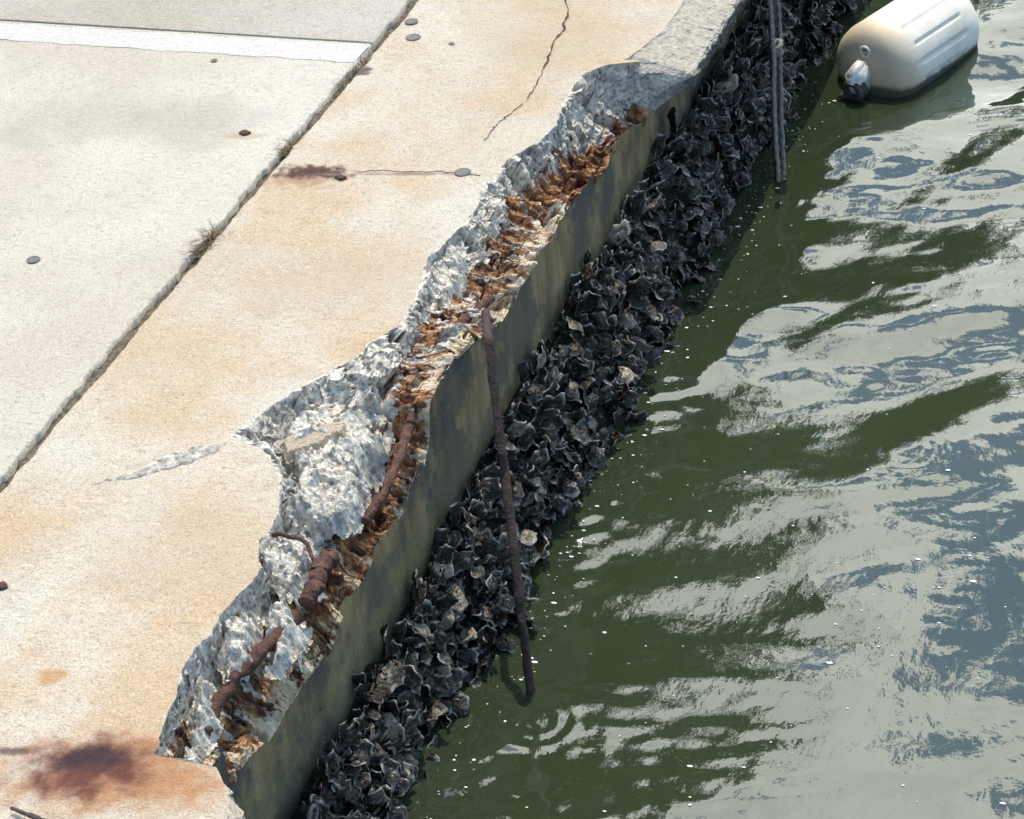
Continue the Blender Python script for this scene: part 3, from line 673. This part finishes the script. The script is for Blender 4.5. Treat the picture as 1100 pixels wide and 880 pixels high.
# fender
def m_fender():
    m, nt, b = mat('dirty_white_vinyl'); g = G(nt); ve = g.obj()
    c = g.mix(g.fr(g.noise(ve, 5., 6., .65), .4, .7, 0, .6), (.74, .69, .58), (.54, .46, .33))
    c = g.mix(g.fr(g.noise(ve, 45., 6., .7), .56, .74, 0, .55), c, (.28, .23, .16))
    sep = g.new('ShaderNodeSeparateXYZ'); g.l(ve, sep.inputs[0])
    e = g.math('ADD', sep.outputs[0], g.math('MULTIPLY', g.math('SUBTRACT', g.noise(ve, 9., 5.), .5), .12))
    c = g.mix(g.fr(e, .12, .0, 0, .85), c, (.46, .36, .22))       # grimy end
    geo = g.new('ShaderNodeNewGeometry'); s2 = g.new('ShaderNodeSeparateXYZ'); g.l(geo.outputs['Position'], s2.inputs[0])
    wl = g.math('ADD', s2.outputs[2], g.math('MULTIPLY', g.math('SUBTRACT', g.noise(ve, 22., 5.), .5), .03))
    c = g.mix(g.fr(wl, ZW + .035, ZW + .012, 0, .9), c, (.03, .035, .018))  # weed line
    g.l(c, b.inputs['Base Color']); b.inputs['Roughness'].default_value = .62
    g.bump(b, g.noise(ve, 60., 5.), .002, .5); return m
M_fen = m_fender()
RF = .145
pn = np.array(at(935, 76, ZW + .055)); pf = np.array(at(1030, 14, ZW + .055))
ax = pf - pn; ax[2] = 0; LF = .40; ax /= np.linalg.norm(ax); 
fen = empty('boat_fender', pn); fen.rotation_euler = (0, 0, math.atan2(ax[1], ax[0]))
tag(fen, 'dirty cream ribbed cylindrical boat fender floating on its side by a rope', 'fender')
# profile: rounded ends; local x along the axis
prof = [(-.030, .0), (-.030, .02), (-.028, .05), (-.022, .09), (-.010, .118), (.004, .132), (.022, .141), (.045, RF)] + [(x, RF) for x in np.linspace(.075, LF - .075, 60)] + [(LF - .06, RF), (LF - .03, .142), (LF, .134), (LF + .025, .118), (LF + .043, .085), (LF + .052, .05), (LF + .055, .02), (LF + .055, 0)]
na = 144; ph = np.linspace(0, 2 * np.pi, na, endpoint=False); P = np.zeros((len(prof), na, 3))
rib = .5 + .5 * np.cos(ph * 15 + .4); rib = -.008 * sstep(.90, .99, rib)
for i, (x, r) in enumerate(prof):
    k = float(sstep(.07, .085, x) * (1 - sstep(LF - .085, LF - .07, x))); rr = r + rib * k
    P[i] = np.stack([x + 0 * ph, rr * np.cos(ph), rr * np.sin(ph)], 1)
bd = link('body', grid_mesh('fender_body', P, closed=True, flip=True), M_fen); bd.parent = fen
# eye lug at the near end, seen end-on
def box_round(name, size, loc, m, par, rot=(0, 0, 0), bev=.008):
    bm = bmesh.new(); bmesh.ops.create_cube(bm, size=1); bmesh.ops.scale(bm, vec=size, verts=bm.verts)
    bmesh.ops.bevel(bm, geom=bm.edges[:], offset=bev, segments=3, affect='EDGES'); me = bpy.data.meshes.new(name); bm.to_mesh(me); bm.free()
    o = link(name, me, m); o.parent = par; o.location = loc; o.rotation_euler = rot; return o
M_vin = simple('white_vinyl', (.42, .38, .30), (.72, .69, .62), 50., .5)
lug = box_round('rope_eye', (.085, .048, .105), (-.060, .0, -.005), M_vin, fen, (0, R(-20), 0), .012)
rg = tube('valve', [(-.045 + .0, .016 * math.cos(a), .075 + .016 * math.sin(a)) for a in np.linspace(0, 2 * math.pi, 25)], .0045, 8)
vo = link('valve', rg, M_vin); vo.parent = fen; vo.rotation_euler = (0, R(0), 0); vo.location = (.018, 0, 0)
vs = link('valve_plug', tube('valve_plug', [(-.042, 0, .075), (-.034, 0, .075)], .010, 12), M_plug); vs.parent = vo; vs.location = (0, 0, 0)
lg2 = box_round('rope_eye', (.05, .03, .07), (LF + .07, 0, 0), M_vin, fen, (0, 0, 0), .010)
# rope tied through the near eye
E0 = np.array(fen.matrix_basis @ Vector((-.10, 0, -.03))) if False else pn + np.array((ax[0] * -.085, ax[1] * -.085, -.03))
side = np.array((-ax[1], ax[0], 0))
pts = [E0 + .030 * math.cos(a) * side + np.array((0, 0, .022 * math.sin(a))) - ax * .012 * math.sin(a * .5) for a in np.linspace(0, 11, 46)]
pts += [E0 + side * .045 - ax * .02 + np.array((0, 0, -.022 * i)) - side * .002 * i for i in range(1, 12)]
fr = link('fender_rope', tube('fender_rope', pts, .0115, 10, .25, 6), M_rope_wet); tag(fr, 'dark wet rope knotted through the near end of the floating fender', 'rope')
E1 = pn + ax * (LF + .10); pts = [E1 + .022 * math.cos(a) * side + np.array((0, 0, .022 * math.sin(a))) + ax * .004 * a for a in np.linspace(0, 12, 46)]
fr2 = link('fender_rope', tube('fender_rope', pts, .008, 10, .25, 8), M_rope); tag(fr2, 'small grey rope knot at the far end of the floating fender', 'rope')

# ------------------------------------------------------------------ small things on the deck
def disc(px, r, label, cat='metal plug', group='metal plugs set in the concrete deck', m=M_plug, name='metal_plug'):
    c = at(*px); bm = bmesh.new(); n = 20
    rings = [(1.0, 0.), (1.0, .0022), (.82, .0030), (.78, .0022), (0., .0024)]
    vs = [[bm.verts.new((r * k * math.cos(a), r * k * math.sin(a), z)) for a in np.linspace(0, 2 * math.pi, n, endpoint=False)] for k, z in rings[:-1]]
    ctr = bm.verts.new((0, 0, rings[-1][1]))
    for a, b in zip(vs[:-1], vs[1:]):
        for j in range(n): bm.faces.new((a[j], a[(j + 1) % n], b[(j + 1) % n], b[j]))
    for j in range(n): bm.faces.new((vs[-1][j], vs[-1][(j + 1) % n], ctr))
    me = bpy.data.meshes.new(name); bm.to_mesh(me); bm.free(); o = link(name, me, m); o.location = (c[0], c[1], .0015)
    tag(o, label, cat, group)
disc((442, 24), .019, 'upper dark metal plug of the pair on the tan coping near the joint')
disc((444, 41), .021, 'lower dark metal plug of the pair on the tan coping near the joint')
disc((497, 186), .021, 'dark metal plug on the tan coping at the end of the thin transverse crack')
disc((36, 280), .017, 'grey metal plug alone on the pale slab left of the joint')
disc((485, 48), .008, 'tiny dark stud on the tan coping right of the pair of plugs')
disc((230, 66), .009, 'tiny dark stud on the pale slab just below the white stripe')
def chip(px, rx, ry, label, m, name, h=.006, seed=0):
    c = at(*px); n = 18; ph = np.linspace(0, 2 * np.pi, n, endpoint=False); P = []
    for k, z in ((1.05, 0), (1., h * .6), (.7, h), (.3, h * .9), (.001, h * .95)):
        q = 1 + .25 * vnoise(np.cos(ph) * 2 + seed, np.sin(ph) * 2); P.append(np.stack([rx * k * q * np.cos(ph), ry * k * q * np.sin(ph), z + 0 * ph], 1))
    o = link(name, grid_mesh(name, np.array(P), closed=True), m); o.location = (c[0], c[1], .0015); o.rotation_euler.z = -AZ * 0 ; tag(o, label, name.replace('_', ' ')); return o
chip((263, 144), .012, .016, 'dark rusty iron fleck on the pale slab left of the joint', M_rust, 'rust_flake')
chip((2, 631), .012, .012, 'dark fleck at the left edge on the tan coping', M_rust, 'rust_flake', seed=3)
chip((366, 192), .010, .014, 'dark nub at the right end of the purple rust stain', M_rust, 'rust_flake', seed=5)
tw = resample([at(12, 868, .012), at(25, 873, .014), at(38, 878, .010), at(60, 889, .006)], 30)
tag(link('twig', tube('twig', tw, np.linspace(.003, .006, 30), 8, .3, 4), M_twig), 'dark dry twig lying on the coping in the bottom left corner', 'twig')
def tuft(px, n, ln, label, spread, dirx, seed=0):
    r_ = np.random.RandomState(seed); c = at(*px); c[1] = YJ; V, F = [], []
    for i in range(n):
        b = np.array((c[0] + r_.uniform(-spread, spread), c[1] + r_.uniform(-.012, .012), -.012))
        d = np.array((r_.normal(dirx, .6), r_.normal(.25, .6), abs(r_.normal(.45, .3)))); d /= np.linalg.norm(d); l = ln * r_.uniform(.4, 1.1)
        sd_ = np.cross(d, (0, 0, 1.)); sd_ /= np.linalg.norm(sd_) + 1e-6; w_ = .0016; k0 = len(V)
        for s in np.linspace(0, 1, 6):
            p = b + d * l * s + np.array((0, 0, -.5 * l * s * s * .7)); p[2] = max(p[2], -.012 + .018 * s)
            V += [tuple(p + sd_ * w_ * (1 - s * .85)), tuple(p + np.array((0, 0, w_)) * (1 - s)), tuple(p - sd_ * w_ * (1 - s * .85))]
        for s in range(5):
            a = k0 + s * 3; F += [(a, a + 1, a + 4, a + 3), (a + 1, a + 2, a + 5, a + 4), (a + 2, a, a + 3, a + 5)]
    me = bpy.data.meshes.new('weed_tuft'); me.from_pydata(V, [], F); tag(link('weed_tuft', me, M_grass), label, 'weed', 'dry weeds growing in the joint')
tuft((222, 258), 120, .062, 'larger dry brown grass tuft in the joint, lower left of the purple rust stain', .06, -.5, 1)
tuft((303, 156), 70, .05, 'smaller dry brown grass tuft in the joint, above the purple rust stain', .035, -.2, 2)
tuft((375, 78), 60, .03, 'low mossy brown weed strip in the joint beside the small rust spot', .10, 0, 3)
# pipe end low among the oysters
pc = np.array(at(326, 874, Y=YW - .045)); pp = empty('drain_pipe', pc); tag(pp, 'round dark pipe end poking out low on the wall at the bottom edge', 'pipe')
pr = link('pipe_ring', tube('pipe_ring', [(.018 * math.cos(a), -.02, .018 * math.sin(a)) for a in np.linspace(0, 2 * math.pi, 25)], .005, 8), M_plug); pr.parent = pp
pb = link('pipe_bore', tube('pipe_bore', [(0, .006, 0), (0, -.012, 0)], .016, 16), M_mud); pb.parent = pp
# unseen trees added for the dark green reflection in the water
def tree(x, y, h, rx, rz, nl, seed):
    r_ = np.random.RandomState(seed); t0 = empty('added_tree', (x, y, 0)); tag(t0, 'added unseen leafy tree, there for its dark green reflection in the water', 'tree', 'added trees out of view')
    tr = [tube('trunk', resample([(0, 0, -.05), (.05, .03, h * .25), (-.05, .1, h * .6), (.05, 0, h * .9)], 20), np.linspace(.17, .05, 20), 10, .2, seed)]
    for k in range(7):
        a = k * 2.4; z0 = h * (.25 + .08 * k); tr.append(tube('limb', resample([(0, 0, z0), (rx * .4 * math.cos(a), rx * .4 * math.sin(a), z0 + .5), (rx * .8 * math.cos(a), rx * .8 * math.sin(a), z0 + 1.1)], 10), np.linspace(.07, .015, 10), 7, .2, k))
    o = link('trunk', join_meshes('trunk', tr), M_twig); o.parent = t0
    V, F = [], []
    cl = [r_.normal(0, 1, 3) for _ in range(60)]; cl = [q / np.linalg.norm(q) * r_.rand() ** .4 for q in cl]
    for i in range(nl):
        q = cl[r_.randint(60)] * (rx * .85, rx * .85, rz * .85) + r_.normal(0, .42, 3) + (0, 0, h - rz)
        a, b = r_.normal(0, 1, (2, 3)); a /= np.linalg.norm(a); b -= a * (a @ b); b /= np.linalg.norm(b); n0 = len(V); l = r_.uniform(.16, .30)
        V += [tuple(q), tuple(q + a * l * .5 + b * l * .35), tuple(q + a * l), tuple(q + a * l * .5 - b * l * .35)]; F.append((n0, n0 + 1, n0 + 2, n0 + 3))
    me = bpy.data.meshes.new('crown'); me.from_pydata(V, [], F); o = link('crown', me, M_leaf); o.parent = t0
M_leaf = simple('leaves', (.015, .035, .008), (.04, .07, .02), 3., .5)
tree(17.6, 7.1, 14.6, 4.3, 6.5, 60000, 3)
tree(22.6, 4.7, 10.2, 2.1, 4.4, 22000, 9)
tree(21.5, 13.0, 11.0, 3.6, 5.0, 30000, 4)
# foam flecks and modelled sun glints on the water: uncountable
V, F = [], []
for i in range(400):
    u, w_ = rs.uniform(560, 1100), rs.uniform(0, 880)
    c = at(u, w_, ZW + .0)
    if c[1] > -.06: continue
    if i >= 150: c = np.array((rs.uniform(3.4, 7.2), -.02 - .10 * rs.rand() ** 1.5, ZW)); c[0] += .05 * rs.randn()  # these flecks stand in for sun glints along the oysters
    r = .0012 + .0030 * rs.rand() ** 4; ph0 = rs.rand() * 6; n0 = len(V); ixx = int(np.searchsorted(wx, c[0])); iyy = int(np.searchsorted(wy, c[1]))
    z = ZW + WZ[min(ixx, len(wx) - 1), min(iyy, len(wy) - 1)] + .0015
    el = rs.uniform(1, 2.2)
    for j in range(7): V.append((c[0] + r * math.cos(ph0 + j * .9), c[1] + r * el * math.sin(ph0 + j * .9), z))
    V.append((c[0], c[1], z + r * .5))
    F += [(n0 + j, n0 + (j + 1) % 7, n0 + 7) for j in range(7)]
me = bpy.data.meshes.new('foam_glint_flecks'); me.from_pydata(V, [], F)
tag(link('foam_glint_flecks', me, simple('foam', (.5, .52, .5), (.7, .72, .7), 50., .6)), 'tiny pale flecks on the green water, drifting foam and modelled sun glints by the oysters', 'foam', kind='stuff')
